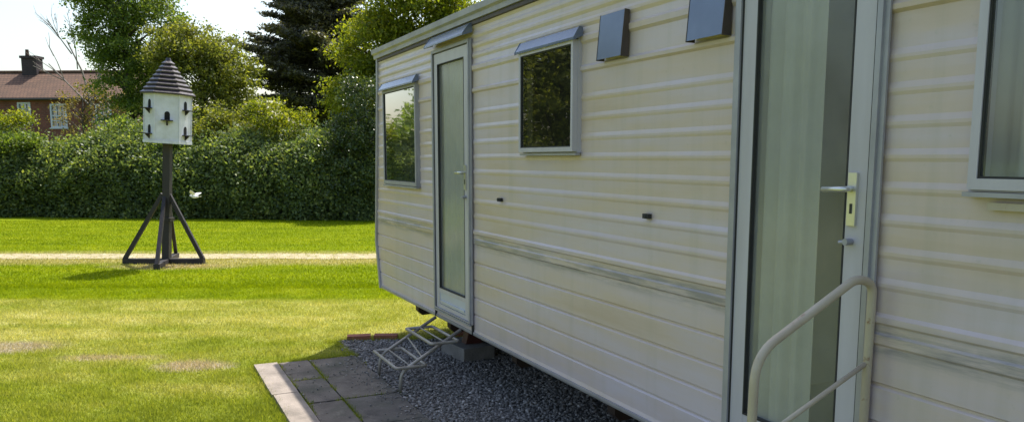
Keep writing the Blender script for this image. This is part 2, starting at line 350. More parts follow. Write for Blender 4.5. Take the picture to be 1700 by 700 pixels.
ICO = bmesh.new(); bmesh.ops.create_icosphere(ICO, subdivisions=1, radius=1); IV = np.array([v.co[:] for v in ICO.verts]); IF = np.array([[v.index for v in f.verts] for f in ICO.faces]); ICO.free()
def inside(x, y): return (x > 1.61) & (x < 5.6) & (y > 1.0) & (y < np.where(x < 2.9, 7.12 - (x - 1.61) * .3876, 6.62 - (x - 2.9) * .378))
n = 26000
x = np.concatenate([rng.uniform(1.61, 3.6, n), rng.uniform(1.56, 1.64, 500), rng.uniform(1.62, 2.9, 2500)]); y = np.concatenate([rng.uniform(2.9, 7.12, n), rng.uniform(2.5, 6.9, 500), rng.uniform(6.1, 7.1, 2500)])
ok = inside(np.maximum(x, 1.62), y); x = x[ok]; y = y[ok]; n = len(x)
s = rng.uniform(.005, .012, n) * rng.choice([1, 1, 1.35], n)
V = IV[None] * (1 + rng.uniform(-.22, .22, (n, 12, 1))) * s[:, None, None] * rng.uniform(.6, 1.25, (n, 1, 3))
V[:, :, 2] *= .7; V[:, :, 0] += x[:, None]; V[:, :, 1] += y[:, None]; V[:, :, 2] += (.012 + rng.uniform(0, .012, n))[:, None]
F = (IF[None] + (np.arange(n) * 12)[:, None, None]).reshape(-1, 3)
tag(np_mesh('gravel', V.reshape(-1, 3), F, M['chip']), 'loose grey and pinkish stone chippings spread under the caravan', 'gravel', kind='stuff')

# grass blades (short, mown), longer tufts along edges
def blades(name, lat, dist, h, wd, label):
    n = len(lat); c, s_ = math.cos(TH), math.sin(TH)
    px = lat * c + dist * s_; py = -lat * s_ + dist * c
    keep = ~(((px > .79) & (px < 1.62) & (py < 6.5)) | ((px > 1.63) & (py < 7.12 - (np.minimum(px, 2.9) - 1.61) * .3876 - np.maximum(px - 2.9, 0) * .378)))
    px, py, h, wd = px[keep], py[keep], h[keep], wd[keep]; n = len(px)
    a = rng.uniform(0, 2 * np.pi, n); l = rng.uniform(.1, .9, n) * h; b = rng.uniform(0, 2 * np.pi, n)
    V = np.zeros((n, 3, 3)); V[:, 0, 0] = px - np.cos(a) * wd; V[:, 0, 1] = py - np.sin(a) * wd; V[:, 1, 0] = px + np.cos(a) * wd; V[:, 1, 1] = py + np.sin(a) * wd
    V[:, 2, 0] = px + np.cos(b) * l; V[:, 2, 1] = py + np.sin(b) * l; V[:, 2, 2] = h
    return tag(np_mesh(name, V.reshape(-1, 3), np.arange(n * 3).reshape(-1, 3), M['blade']), label, 'grass', kind='stuff')
def scatter(n, d0, d1, l0=-.70, l1=.12):
    d = d0 + (d1 - d0) * rng.uniform(0, 1, n) ** 1.15; return rng.uniform(l0, l1, n) * d, d
la, di = scatter(330000, 4.5, 10.5)
clump = np.array([noise.noise((float(u) * 3, float(v) * 3, 0)) for u, v in zip(la[:4000], di[:4000])])
hh = rng.uniform(.010, .036, len(la)) * (1 + .4 * np.sin(la * 9.1 + 3 * np.sin(di * 2.3)) * np.sin(di * 7.7)); ww = rng.uniform(.0014, .0034, len(la))
la2, di2 = scatter(160000, 10.2, 21.5, -.70, -.08)
hh2 = rng.uniform(.012, .035, len(la2)); ww2 = rng.uniform(.003, .007, len(la2))
on = (di2 > 13.2) & (di2 < 13.92); hh2[on] *= (rng.uniform(0, 1, on.sum()) < .10 + 3.2 * np.abs(di2[on] - 13.56) ** 2.2)
blades('grass', np.concatenate([la, la2]), np.concatenate([di, di2]), np.concatenate([hh, hh2]), np.concatenate([ww, ww2]), 'short mown lawn grass, straw coloured near the paving and lush beyond')
# edge grass along paving and pad
n = 9000
ex = np.concatenate([rng.normal(.785, .02, n // 3), rng.uniform(.78, 1.62, n // 3), rng.uniform(1.5, 3.2, n // 3)])
ey = np.concatenate([rng.uniform(3.5, 6.5, n // 3), rng.normal(6.49, .018, n // 3), np.zeros(n // 3)])
k = 2 * (n // 3); ey[k:] = 7.13 - (ex[k:] - 1.61) * .3876 + rng.normal(0, .03, n - k)
ex = np.concatenate([ex, rng.uniform(1.575, 1.60, 700)]); ey = np.concatenate([ey, rng.uniform(6.47, 7.1, 700)])
N0 = len(ex); a = rng.uniform(0, 6.28, N0); b = rng.uniform(0, 6.28, N0); h = rng.uniform(.02, .06, N0); wd = .0022
V = np.zeros((N0, 3, 3)); V[:, 0, 0] = ex - np.cos(a) * wd; V[:, 0, 1] = ey - np.sin(a) * wd; V[:, 1, 0] = ex + np.cos(a) * wd; V[:, 1, 1] = ey + np.sin(a) * wd
V[:, 2, 0] = ex + np.cos(b) * h * .6; V[:, 2, 1] = ey + np.sin(b) * h * .6; V[:, 2, 2] = h
tag(np_mesh('edge_grass', V.reshape(-1, 3), np.arange(N0 * 3).reshape(-1, 3), M['blade']), 'longer uncut grass fringing the paving slabs and gravel pad', 'grass', kind='stuff')
# stray stones and fallen leaves on the slabs
n = 420; x = np.where(rng.uniform(0, 1, n) < .6, 1.60 - np.abs(rng.normal(0, .10, n)), rng.uniform(.98, 1.6, n)); y = rng.uniform(3.6, 6.45, n); s = rng.uniform(.003, .009, n)
V = IV[None] * (1 + rng.uniform(-.22, .22, (n, 12, 1))) * s[:, None, None] * rng.uniform(.6, 1.25, (n, 1, 3)); V[:, :, 2] *= .7
V[:, :, 0] += x[:, None]; V[:, :, 1] += y[:, None]; V[:, :, 2] += .037
tag(np_mesh('stray_chippings', V.reshape(-1, 3), (IF[None] + (np.arange(n) * 12)[:, None, None]).reshape(-1, 3), M['chip']), 'stray chippings kicked onto the shaded paving slabs', 'gravel', kind='stuff')
# moss and weeds in the joints
n = 3200; q = rng.uniform(0, 1, n); jy = 6.47 - .601 * rng.integers(0, 6, n) + .004
ex = np.where(q < .35, rng.normal(1.219, .006, n), np.where(q < .6, rng.normal(.981, .007, n), rng.uniform(.98, 1.6, n))); ey = np.where(q < .6, rng.uniform(3.4, 6.47, n), jy + rng.normal(0, .005, n))
keep = np.array([noise.noise((float(u) * 6, float(v) * 4, 2)) > -.05 for u, v in zip(ex, ey)]); ex, ey = ex[keep], ey[keep]
N0 = len(ex); a = rng.uniform(0, 6.28, N0); b = rng.uniform(0, 6.28, N0); h = rng.uniform(.036, .060, N0); wd = .003
V = np.zeros((N0, 3, 3)); V[:, 0, 0] = ex - np.cos(a) * wd; V[:, 0, 1] = ey - np.sin(a) * wd; V[:, 1, 0] = ex + np.cos(a) * wd; V[:, 1, 1] = ey + np.sin(a) * wd; V[:, :2, 2] = .02
V[:, 2, 0] = ex + np.cos(b) * h * .3; V[:, 2, 1] = ey + np.sin(b) * h * .3; V[:, 2, 2] = h
tag(np_mesh('joint_weeds', V.reshape(-1, 3), np.arange(N0 * 3).reshape(-1, 3), M['blade']), 'moss and fine weeds growing in the joints of the paving', 'weeds', kind='stuff')
# bricks laid loose along the far edge of the gravel pad
for i, (bx, by, rz) in enumerate(((1.80, 7.10, .25), (2.03, 7.02, .4), (2.72, 6.80, .38))):
    bm = bmesh.new(); box(bm, -.105, .105, -.05, .05, 0, .055)
    o = build('edging_brick', bm, M['pinkbrick'], bevel=.008); o.location = (bx, by, .0); o.rotation_euler.z = -rz
    tag(o, ['orange red brick at the far left corner of the gravel pad', 'orange red brick just behind the folding steps at the gravel edge', 'orange red brick seen behind the concrete block under the caravan'][i], 'brick', 'loose bricks edging the gravel pad')

# ------------------------------------------------------------------ static caravan
XW = 2.12; ZB, ZT = .435, 2.585; YR = -3.2
van = thing('static_caravan', (XW, 2.1, 0), 'long cream ribbed static caravan with two glazed doors, raised above gravel', 'caravan')
VI = Matrix.Translation(van.location).inverted()
def vpart(name, bm, m, parent=None, **k):
    """parts are modelled in world metres and hung under the caravan"""
    for v in bm.verts: v.co = VI @ v.co
    return build(name, bm, m, parent or van, **k)
def yend(z):
    pts = [(.43, 7.45), (.857, 7.56), (2.2, 7.42), (2.6, 7.39)]
    for (z0, y0), (z1, y1) in zip(pts, pts[1:]):
        if z <= z1: return y0 + (y1 - y0) * (max(z, z0) - z0) / (z1 - z0)
    return pts[-1][1]
# the ribbed sheet: outward offset by height
prof = [(ZB, .0), (ZB + .012, .006), (ZB + .03, .001)]
for z in (.57, .69, .81, .935): prof += [(z - .010, .003), (z - .003, -.004), (z + .004, -.004), (z + .010, .004)]
prof += [(1.062, .002), (1.070, .008), (1.098, .009), (1.106, .005), (1.130, .005), (1.138, .011), (1.156, .010), (1.168, .002)]
z = 1.26
while z < 2.05: prof += [(z - .050, .0008), (z - .020, .0008), (z - .009, .0062), (z + .001, .0068), (z + .008, .0045), (z + .020, -.0006)]; z += .1
prof += [(2.085, .000), (2.095, .012), (2.110, .013), (2.122, .004), (2.225, .001), (2.238, .013), (2.262, .014), (2.275, .004)]
for z in (2.335, 2.40, 2.465, 2.53): prof += [(z - .026, .000), (z - .010, .0075), (z + .004, .0075), (z + .018, .001)]
prof += [(ZT, .002)]
pz = [a for a, b in prof]; po = [b for a, b in prof]
DOORS = [(5.125, 5.865), (1.795, 2.455)]
DZ0, DZ1 = .50, 2.445
WINS = {'far': (6.235, 7.165, 1.42, 2.26), 'mid': (3.655, 4.30, 1.68, 2.26), 'near': (.35, 1.482, 1.56, 2.27)}
HOLES = [(a, b, DZ0, DZ1) for a, b in DOORS] + list(WINS.values())
ys = sorted({YR, 7.30} | {v for h in HOLES for v in h[:2]} | set(np.arange(-3, 7.3, .45).round(3)))
zs = sorted(set(np.round(pz, 4)) | {round(v, 4) for h in HOLES for v in h[2:]})
off = {z: float(np.interp(z, pz, po)) * (.72 if 1.2 < z < 2.06 else 1) for z in zs}
bm = bmesh.new(); vg = {}
ycols = ys + ['end']
for i, yy in enumerate(ycols):
    for j, z in enumerate(zs): vg[i, j] = bm.verts.new((XW - off[z], yend(z) if yy == 'end' else yy, z))
for i in range(len(ycols) - 1):
    for j in range(len(zs) - 1):
        if ycols[i + 1] != 'end':
            ym, zm = (ycols[i] + ycols[i + 1]) / 2, (zs[j] + zs[j + 1]) / 2
            if any(a < ym < b and c < zm < d for a, b, c, d in HOLES): continue
        bm.faces.new((vg[i, j], vg[i + 1, j], vg[i + 1, j + 1], vg[i, j + 1]))
bmesh.ops.delete(bm, geom=[v for v in bm.verts if not v.link_faces], context='VERTS')
side = vpart('side_wall', bm, M['siding'])
# end walls, far wall, floor, ceiling lining
bm = bmesh.new()
zz = [.435, .65, .857, 1.3, 1.75, 2.2, 2.585]
for a, b in zip(zz, zz[1:]):
    for x0, x1 in ((XW + .001, 5.15),):
        bm.faces.new([bm.verts.new(q) for q in ((x0, yend(a), a), (x1, yend(a), a), (x1, yend(b), b), (x0, yend(b), b))])
bm.faces.new([bm.verts.new(q) for q in ((XW, YR, ZB), (5.15, YR, ZB), (5.15, YR, ZT), (XW, YR, ZT))])
# the far side has two big window openings
for a, b, c, d in ((YR, .2, ZB, ZT), (.2, 1.8, ZB, 1.45), (.2, 1.8, 2.3, ZT), (1.8, 5.9, ZB, ZT), (5.9, 7.0, ZB, 1.3), (5.9, 7.0, 2.3, ZT), (7.0, 7.40, ZB, ZT)):
    bm.faces.new([bm.verts.new(q) for q in ((5.15, a, c), (5.15, b, c), (5.15, b, d), (5.15, a, d))])
bmesh.ops.remove_doubles(bm, verts=bm.verts, dist=.0005)
vpart('end_wall', bm, M['siding'])
bm = bmesh.new(); box(bm, XW + .02, 5.13, YR + .02, 7.38, ZB + .02, ZB + .07); vpart('floor', bm, M['chassis'])
bm = bmesh.new()
box(bm, XW + .03, 5.12, YR + .05, 7.3, 2.50, 2.52); box(bm, XW + .03, 5.12, YR + .05, 7.3, ZB + .075, ZB + .09)
box(bm, 3.9, 3.94, 3.0, 5.05, .55, 2.49); box(bm, XW + .05, 3.9, 4.98, 5.02, .55, 2.49); box(bm, XW + .05, 5.1, 2.85, 2.89, .55, 2.49)
box(bm, 3.3, 3.95, .35, 1.7, .53, 1.25)
vpart('lining', bm, M['interior'])
# roof with gentle camber and an eaves rail
bm = bmesh.new(); cols_ = []
for k in range(9):
    x = XW - .035 + (5.19 - XW + .035) * k / 8; zz_ = ZT + .055 + .16 * (1 - ((k - 4) / 4) ** 2); cols_.append((x, zz_))
prof_r = cols_ + [(5.19, ZT + .005), (XW - .02, ZT + .005)]
prism(bm, prof_r, YR - .03, 7.43); vpart('roof', bm, M['roof'])
bm = bmesh.new()
prism(bm, [(XW - .012, ZT - .032), (XW - .030, ZT - .030), (XW - .032, ZT + .0), (XW - .052, ZT + .012), (XW - .056, ZT + .050), (XW - .036, ZT + .058), (XW - .036, ZT + .01), (XW - .012, ZT + .003)], YR - .035, 7.44)
vpart('gutter', bm, M['alu'])
bm = bmesh.new(); prism(bm, [(XW - .010, ZT - .062), (XW - .020, ZT - .058), (XW - .020, ZT - .036), (XW - .010, ZT - .034)], YR, 7.40); vpart('trim_strip', bm, M['brown'])
# corner trim following the raked end, and the bottom rail
bm = bmesh.new(); pr = None
for z in (.42, .65, .857, 1.3, 1.75, 2.2, 2.57):
    y = yend(z); cur = [bm.verts.new(q) for q in ((XW - .021, y - .030, z), (XW - .021, y + .008, z), (XW + .02, y + .008, z), (XW + .02, y - .030, z))]
    if pr:
        for k in range(4): bm.faces.new((pr[k], pr[(k + 1) % 4], cur[(k + 1) % 4], cur[k]))
    else: bm.faces.new(cur)
    pr = cur
bm.faces.new(pr); vpart('corner_trim', bm, M['alu'])
bm = bmesh.new(); prism(bm, [(XW - .009, ZB - .014), (XW - .014, ZB - .002), (XW - .014, ZB + .010), (XW + .03, ZB + .010), (XW + .03, ZB - .014)], YR, 7.42); vpart('bottom_rail', bm, M['alu'])

def rect_frame(bm, xa, xb, y0, y1, z0, z1, wl, wr=None, wt=None, wb=None):
    wr = wl if wr is None else wr; wt = wl if wt is None else wt; wb = wl if wb is None else wb
    box(bm, xa, xb, y0, y0 + wr, z0, z1); box(bm, xa, xb, y1 - wl, y1, z0, z1)
    box(bm, xa, xb, y0 + wr, y1 - wl, z1 - wt, z1); box(bm, xa, xb, y0 + wr, y1 - wl, z0, z0 + wb)
def curtain(y0, y1, z0, z1, x, parent, amp=.02, waves=9, name='curtain'):
    bm = bmesh.new(); nn = waves * 10; prev = None
    for i in range(nn + 1):
        t_ = i / nn; y = y0 + (y1 - y0) * t_; ph = t_ * waves * 6.28
        a = amp * (math.sin(ph + .8 * math.sin(ph * .37)) + .35 * math.sin(ph * 2.3 + 1))
        cur = [bm.verts.new((x + a * (1 - .3 * k / 4) , y, z0 + (z1 - z0) * k / 4)) for k in range(5)]
        if prev:
            for k in range(4): bm.faces.new((prev[k], cur[k], cur[k + 1], prev[k + 1]))
        prev = cur
    o = vpart(name, bm, M['curtain'], parent, smooth=True); return o
def sub(o, name, bm, m, **k):
    for v in bm.verts: v.co = VI @ v.co
    return build(name, bm, m, o, **k)
def hood(y0, y1, z0, z1, out, m, parent, name='hood', end=True):
    """a folded drip hood: leans out towards its lower edge"""
    bm = bmesh.new()
    prism(bm, [(XW - .015, z1), (XW - .022 - .01, z1 + .004), (XW - out, z0 + .012), (XW - out, z0), (XW - out + .006, z0), (XW - .03, z1 - .012), (XW - .015, z1 - .015)], y0, y1)
    if end:
        for a, b in ((y0 - .004, y0), (y1, y1 + .004)): prism(bm, [(XW - .012, z1 + .004), (XW - .034, z1 + .008), (XW - out - .002, z0 + .012), (XW - out - .002, z0 - .004), (XW - .012, z0 + .02)], a, b)
    return sub(parent, name, bm, m)

def door(y0, y1, label, cur):
    bm = bmesh.new()                                               # leaf with two stiles and rails
    rect_frame(bm, XW - .020, XW + .005, y0 + .030, y1 - .030, DZ0 + .012, DZ1 - .03, .070, .080, .075, .030)
    box(bm, XW - .019, XW + .004, y0 + .110, y1 - .100, .635, .665)
    d = vpart('door', bm, M['white'], bevel=.003); tag(d, label)
    bm = bmesh.new()                                               # fixed outer frame
    rect_frame(bm, XW - .032, XW + .02, y0, y1, DZ0, DZ1, .024, .020, .022, .010)
    for yy in (y0 - .018, y1 - .006): box(bm, XW - .022, XW - .014, yy, yy + .024, DZ0 - .005, DZ1)
    sub(d, 'frame', bm, M['alu'], bevel=.002)
    bm = bmesh.new()                                               # shadow gaps running down to the skirt
    box(bm, XW - .024, XW - .0165, y0 + .0205, y0 + .0295, DZ0 + .01, DZ1 - .025); box(bm, XW - .024, XW - .0165, y1 - .0295, y1 - .0245, DZ0 + .01, DZ1 - .025)
    box(bm, XW - .020, XW - .004, y0 - .012, y0 - .002, ZB - .01, DZ0 - .006); box(bm, XW - .020, XW - .004, y1 + .002, y1 + .012, ZB - .01, DZ0 - .006)
    rect_frame(bm, XW - .0215, XW + .0, y0 + .111, y1 - .101, .667, DZ1 - .106, .006)
    sub(d, 'seal', bm, M['seal'])
    bm = bmesh.new(); bm.faces.new([bm.verts.new(q) for q in ((XW - .004, y0 + .111, .667), (XW - .004, y1 - .101, .667), (XW - .004, y1 - .101, DZ1 - .106), (XW - .004, y0 + .111, DZ1 - .106))]); sub(d, 'glass', bm, M['glass2'])
    bm = bmesh.new(); box(bm, XW - .016, XW + .01, y0 + .112, y1 - .102, .545, .634)
    box(bm, XW - .024, XW - .0162, y0 + .13, y1 - .12, .560, .575); sub(d, 'kick_panel', bm, M['white2'], bevel=.003)
    bm = bmesh.new(); box(bm, XW - .035, XW - .01, y0 - .0, y1 + .0, DZ0 - .016, DZ0 - .004); sub(d, 'threshold', bm, M['alu'], bevel=.003)
    if cur: curtain(cur[0], cur[1], .56, 2.40, XW + .034, d, .017, cur[2])
    hood(y0 - .03, y1 + .0, 2.462, 2.535, .085, M['hood'], d)
    # handle plate, lever and lock cylinder on the near stile
    yc = y0 + .030 + .052
    bm = bmesh.new(); box(bm, XW - .030, XW - .0202, yc - .017, yc + .017, 1.435, 1.605); sub(d, 'handle_plate', bm, M['chrome'], bevel=.004)
    bm = bmesh.new(); tube(bm, smooth_path([(XW - .03, yc, 1.553), (XW - .068, yc, 1.553), (XW - .068, yc + .085, 1.550)], .02), .0095, 10); sub(d, 'handle', bm, M['chrome'], smooth=True)
    bm = bmesh.new(); box(bm, XW - .0325, XW - .0301, yc - .004, yc + .004, 1.474, 1.506); sub(d, 'keyhole', bm, M['seal'])
    bm = bmesh.new(); tube(bm, [(XW - .02, yc, 1.383), (XW - .05, yc, 1.383)], .011, 10); tube(bm, [(XW - .044, yc, 1.383), (XW - .046, yc + .026, 1.380)], .006, 8); sub(d, 'lock', bm, M['alu'])
    return d
door(DOORS[1][0], DOORS[1][1], 'glazed white door with curtain behind the tall pane', (2.075, 2.43, 4))
door(DOORS[0][0], DOORS[0][1], 'glazed white door with pale panel at the bottom', (5.17, 5.98, 7))

def window(key, label, glass, proud=.012, sash=.026, hd=True, cur=None, fr=M['white']):
    y0, y1, z0, z1 = WINS[key]
    bm = bmesh.new(); rect_frame(bm, XW - .024, XW + .03, y0, y1, z0, z1, .022)
    o = vpart('window', bm, fr, bevel=.002); tag(o, label)
    bm = bmesh.new(); rect_frame(bm, XW - .026 - proud, XW - .0245, y0 + .004, y1 - .004, z0 + .006, z1 - .01, sash, sash, sash, sash + .004)
    sub(o, 'sash', bm, fr, bevel=.003)
    bm = bmesh.new(); rect_frame(bm, XW - .022 - proud, XW - .012, y0 + .004 + sash, y1 - .004 - sash, z0 + .010 + sash, z1 - .01 - sash, .006); sub(o, 'seal', bm, M['seal'])
    gx = XW - .015 - proud; bm = bmesh.new(); bm.faces.new([bm.verts.new(q) for q in ((gx, y0 + .006 + sash, z0 + .011 + sash), (gx, y1 - .006 - sash, z0 + .011 + sash), (gx, y1 - .006 - sash, z1 - .011 - sash), (gx, y0 + .006 + sash, z1 - .011 - sash))]); sub(o, 'pane', bm, glass)
    bm = bmesh.new(); box(bm, XW - .040, XW - .012, y0 - .008, y1 + .008, z0 - .014, z0 - .001); sub(o, 'sill', bm, M['alu'], bevel=.002)
    if hd: hood(y0 - .02, y1 + .02, z1 - .015, z1 + .045, .066, M['hood'], o)
    if cur: curtain(cur[0], cur[1], z0 - .02, z1, XW + .07, o, .014, cur[2])
    return o
window('far', 'wide window mirroring sky and treetops', M['glass4'], fr=M['alu'], cur=(6.2, 7.28, 9))
window('mid', 'small dark window mirroring brown foliage under an enamelled hood', M['glass3'], proud=.028, sash=.020)
wn = window('near', 'window with greenish curtain and white sash', M['glass'], cur=(.3, 1.52, 11))
bm = bmesh.new(); box(bm, XW - .024, XW - .010, .45, 1.425, 1.512, 1.532); sub(wn, 'drip_rail', bm, M['rail'], bevel=.003)
# two flue cowls high on the wall
for (a, b, zt) in ((3.215, 3.425, 2.325), (2.51, 2.728, 2.335)):
    bm = bmesh.new()
    prism(bm, [(XW - .014, zt), (XW - .035, zt + .002), (XW - .054, 2.120), (XW - .050, 2.120), (XW - .034, zt - .006), (XW - .014, zt - .006)], a, b)
    o = vpart('vent_cowl', bm, M['hood'])
    for q in (a - .003, b):
        bm = bmesh.new(); prism(bm, [(XW - .010, zt + .002), (XW - .036, zt + .004), (XW - .056, 2.116), (XW - .010, 2.116)], q, q + .003)
        sub(o, 'cheek', bm, M['brown'])
# small dark fixings in the mid rib
for yc in (4.652, 3.035):
    bm = bmesh.new(); box(bm, XW - .024, XW - .004, yc - .022, yc + .022, 1.380, 1.402); box(bm, XW - .030, XW - .0242, yc - .010, yc + .012, 1.384, 1.396)
    vpart('awning_bracket', bm, M['seal'], bevel=.003)
# chassis
bm = bmesh.new()
for x in (3.05, 4.2):
    box(bm, x, x + .05, YR + .2, 7.3, .24, .425); box(bm, x - .03, x + .08, YR + .2, 7.3, .235, .2395)
vpart('chassis_beam', bm, M['chassis'])
for yy in (7.28, 6.42, 5.1, 3.8, 2.5, 1.2, 0, -1.3):
    bm = bmesh.new(); prism(bm, [(2.42, .436), (2.42, .20), (2.46, .16), (3.04, .19), (3.04, .436)], yy - .04, yy + .04); vpart('outrigger', bm, M['chassis'])
# jack stands on concrete blocks: they stay behind when the caravan is towed away
def jack(x, y, label):
    t_ = thing('jack_stand', (x, y, .115), label, 'jack stand', 'jack stands holding up the caravan')
    bm = bmesh.new(); prism(bm, [(-.075, 0), (.075, 0), (.03, .16), (-.03, .16)], -.05, .05); build('stand_base', bm, M['rust'], t_, bevel=.004)
    bm = bmesh.new(); tube(bm, [(0, 0, .16), (0, 0, .29)], .022, 12); build('screw', bm, M['rust'], t_)
    bm = bmesh.new(); box(bm, -.06, .06, -.05, .05, .29, .302); build('head_plate', bm, M['rust'], t_)
def block(x, y, rz, label, h=.115, s_=(.14, .21)):
    bm = bmesh.new(); box(bm, -s_[0], s_[0], -s_[1], s_[1], 0, h); o = build('concrete_block', bm, M['conc'], bevel=.010); o.location = (x, y, .012); o.rotation_euler.z = rz
    tag(o, label, 'concrete block', 'blocks under the caravan')
jack(2.50, 6.10, 'dark red jack stand on a block right of the folding steps'); block(2.47, 6.12, .1, 'low concrete block carrying the dark red jack stand beside the folding steps')
block(3.08, 5.55, 0, 'dark concrete block deeper under the caravan, farther right than the jack stand', .16)
block(2.66, 3.55, .05, 'concrete block half hidden under the caravan edge at the bottom of the picture')
bm = bmesh.new(); tube(bm, smooth_path([(2.75, 5.3, .43), (2.75, 5.3, .10), (2.95, 5.32, .05)], .06), .02, 10); vpart('waste_pipe', bm, M['white'], smooth=True)

# ------------------------------------------------------------------ folding steps below the far door
st = thing('folding_steps', (1.62, 5.56, 0), 'tubular steel folding steps hooked below the far caravan door', 'steps')
def loc(pts): return [Vector(p) - st.location for p in pts]
for yy in (5.84, 5.31):
    bm = bmesh.new(); tube(bm, smooth_path(loc([(2.10, yy + .02, .42), (1.645, yy, .165), (1.625, yy, .0)]), .05, 5), .0125, 10); build('stringer', bm, M['steel'], st, smooth=True)
for (xa, xb, z) in ((1.86, 2.07, .335), (1.60, 1.82, .185)):
    bm = bmesh.new(); P = loc([(xa, 5.86, z + .012), (xb, 5.86, z + .012), (xb, 5.29, z + .012), (xa, 5.29, z + .012), (xa, 5.86, z + .012)])
    tube(bm, smooth_path(P, .02, 4), .012, 8); tube(bm, loc([((xa + xb) / 2, 5.85, z + .014), ((xa + xb) / 2, 5.30, z + .014)]), .006, 6)
    build('tread_frame', bm, M['steel'], st, smooth=True)
for yy in (5.84, 5.31):
    bm = bmesh.new(); box(bm, .0, .045, -.016, .016, 0, .010); 
    for v in bm.verts: v.co += Vector((-.018, yy - 5.56, .003))
    build('foot', bm, M['seal'], st)
bm = bmesh.new(); tube(bm, loc([(1.85, 5.80, .29), (1.80, 5.33, .255)]), .006, 6); build('brace', bm, M['steel'], st)

# ------------------------------------------------------------------ door steps with handrail at the near door
ds = thing('entrance_steps', (1.78, 2.1, 0), 'cream steel handrail and steps in front of the near glazed door', 'steps')
def dloc(pts): return [Vector(p) - ds.location for p in pts]
yr = 1.76
bm = bmesh.new(); tube(bm, smooth_path(dloc([(1.585, yr, .0), (1.612, yr, 1.085), (2.000, yr, 1.285), (2.072, yr, 1.265), (2.058, yr, .0)]), .085, 8), .0140, 16); build('handrail', bm, M['rail'], ds, smooth=True)
bm = bmesh.new(); tube(bm, dloc([(1.606, yr, .808), (2.066, yr, 1.012)]), .0080, 12); build('lower_rail', bm, M['rail'], ds, smooth=True)
bm = bmesh.new(); tube(bm, dloc([(1.604, yr, .40), (2.064, yr, .60)]), .0080, 12); build('lower_rail', bm, M['rail'], ds, smooth=True)
for (xa, xb, z) in ((1.78, 2.06, .42), (1.48, 1.76, .21)):
    bm = bmesh.new(); box(bm, xa, xb, 1.79, 2.46, z - .03, z)
    for v in bm.verts: v.co -= ds.location
    build('tread', bm, M['conc'], ds, bevel=.006)
    for yy in (1.81, 2.43):
        for xc in (xa + .035, xb - .035):
            bm = bmesh.new(); box(bm, xc - .015, xc + .015, yy - .015, yy + .015, 0, z - .031)
            for v in bm.verts: v.co -= ds.location
            build('leg', bm, M['rail'], ds)

# ------------------------------------------------------------------ dovecote
base = G(-5.47, 12.62); dc = thing('dovecote', base, 'white six-sided dovecote with dark steep roof on a braced timber post, leaning slightly', 'dovecote', rz=-TH)
TL = Matrix.Rotation(R(3.7), 4, 'Y')                                # the post leans to the right
def dpart(name, bm, m, parent=None, lean=True, **k):
    if lean:
        for v in bm.verts: v.co = TL @ v.co
    return build(name, bm, m, parent or dc, **k)
bm = bmesh.new(); box(bm, -.055, .055, -.055, .055, .0, 1.91); dpart('post', bm, M['timber_dark'], bevel=.006)
bm = bmesh.new(); box(bm, -.085, .085, -.085, .085, .68, .735); dpart('collar', bm, M['timber_dark'], bevel=.005)
yawb = R(0)
bm = bmesh.new(); box(bm, -.68, .60, -.045, .045, .0, .085); build('ground_beam', bm, M['timber_dark'], dc, bevel=.005)
Mz = Matrix.Rotation(R(12), 4, 'Z')
bm = bmesh.new(); box(bm, -.045, .045, -.72, -.05, .003, .082, Mz); box(bm, -.045, .045, .05, .80, .003, .082, Mz); build('ground_beam', bm, M['timber_dark'], dc, bevel=.005)
def strut(bm, a, b, w_=.04, d=.032):
    a, b = Vector(a), Vector(b); t_ = (b - a).normalized(); u = t_.cross(Vector((0, 0, 1))).normalized() if abs(t_.z) < .98 else Vector((1, 0, 0)); v = t_.cross(u)
    r0 = [bm.verts.new(a + u * i * d + v * j * w_) for i, j in ((-1, -1), (1, -1), (1, 1), (-1, 1))]
    r1 = [bm.verts.new(b + u * i * d + v * j * w_) for i, j in ((-1, -1), (1, -1), (1, 1), (-1, 1))]
    bm.faces.new(r0[::-1]); bm.faces.new(r1)
    for k in range(4): bm.faces.new((r0[k], r0[(k + 1) % 4], r1[(k + 1) % 4], r1[k]))
for (a, b) in (((-.66, 0, .07), (.0, 0, 1.10)), ((.58, 0, .07), (.085, 0, 1.12)), (Mz @ Vector((0, -.69, .07)), (.04, -.03, 1.05)), (Mz @ Vector((0, .77, .07)), (.07, .03, 1.05))):
    bm = bmesh.new(); strut(bm, a, b, .030, .026); build('brace', bm, M['timber_dark'], dc, bevel=.004)
ZB0, ZB1, RB = 1.915, 2.635, .335
hexv = lambda r_, z, o_=0.: [Vector((r_ * math.cos(R(60 * k + o_)), r_ * math.sin(R(60 * k + o_)), z)) for k in range(6)]
HO = 21.                                                             # a face turns almost square to the paving
bm = bmesh.new(); a = hexv(RB, ZB0, HO); b = hexv(RB, ZB1, HO); A_ = [bm.verts.new(q) for q in a]; B_ = [bm.verts.new(q) for q in b]
for k in range(6): bm.faces.new((A_[k], A_[(k + 1) % 6], B_[(k + 1) % 6], B_[k]))
bm.faces.new(A_[::-1]); bm.faces.new(B_); house_ = dpart('nest_box', bm, M['dc_white'])
bm = bmesh.new(); a = [bm.verts.new(q) for q in hexv(RB + .018, ZB0 - .03, HO)]; b = [bm.verts.new(q) for q in hexv(RB + .018, ZB0 + .012, HO)]
for k in range(6): bm.faces.new((a[k], a[(k + 1) % 6], b[(k + 1) % 6], b[k]))
bm.faces.new(a[::-1]); bm.faces.new(b); dpart('base_board', bm, M['dc_white'])
bm = bmesh.new()
for k in range(6): tube(bm, [hexv(RB + .004, ZB0 + .013, HO)[k], hexv(RB + .004, ZB1, HO)[k]], .009, 6)
dpart('corner_bead', bm, M['dc_white'], house_)
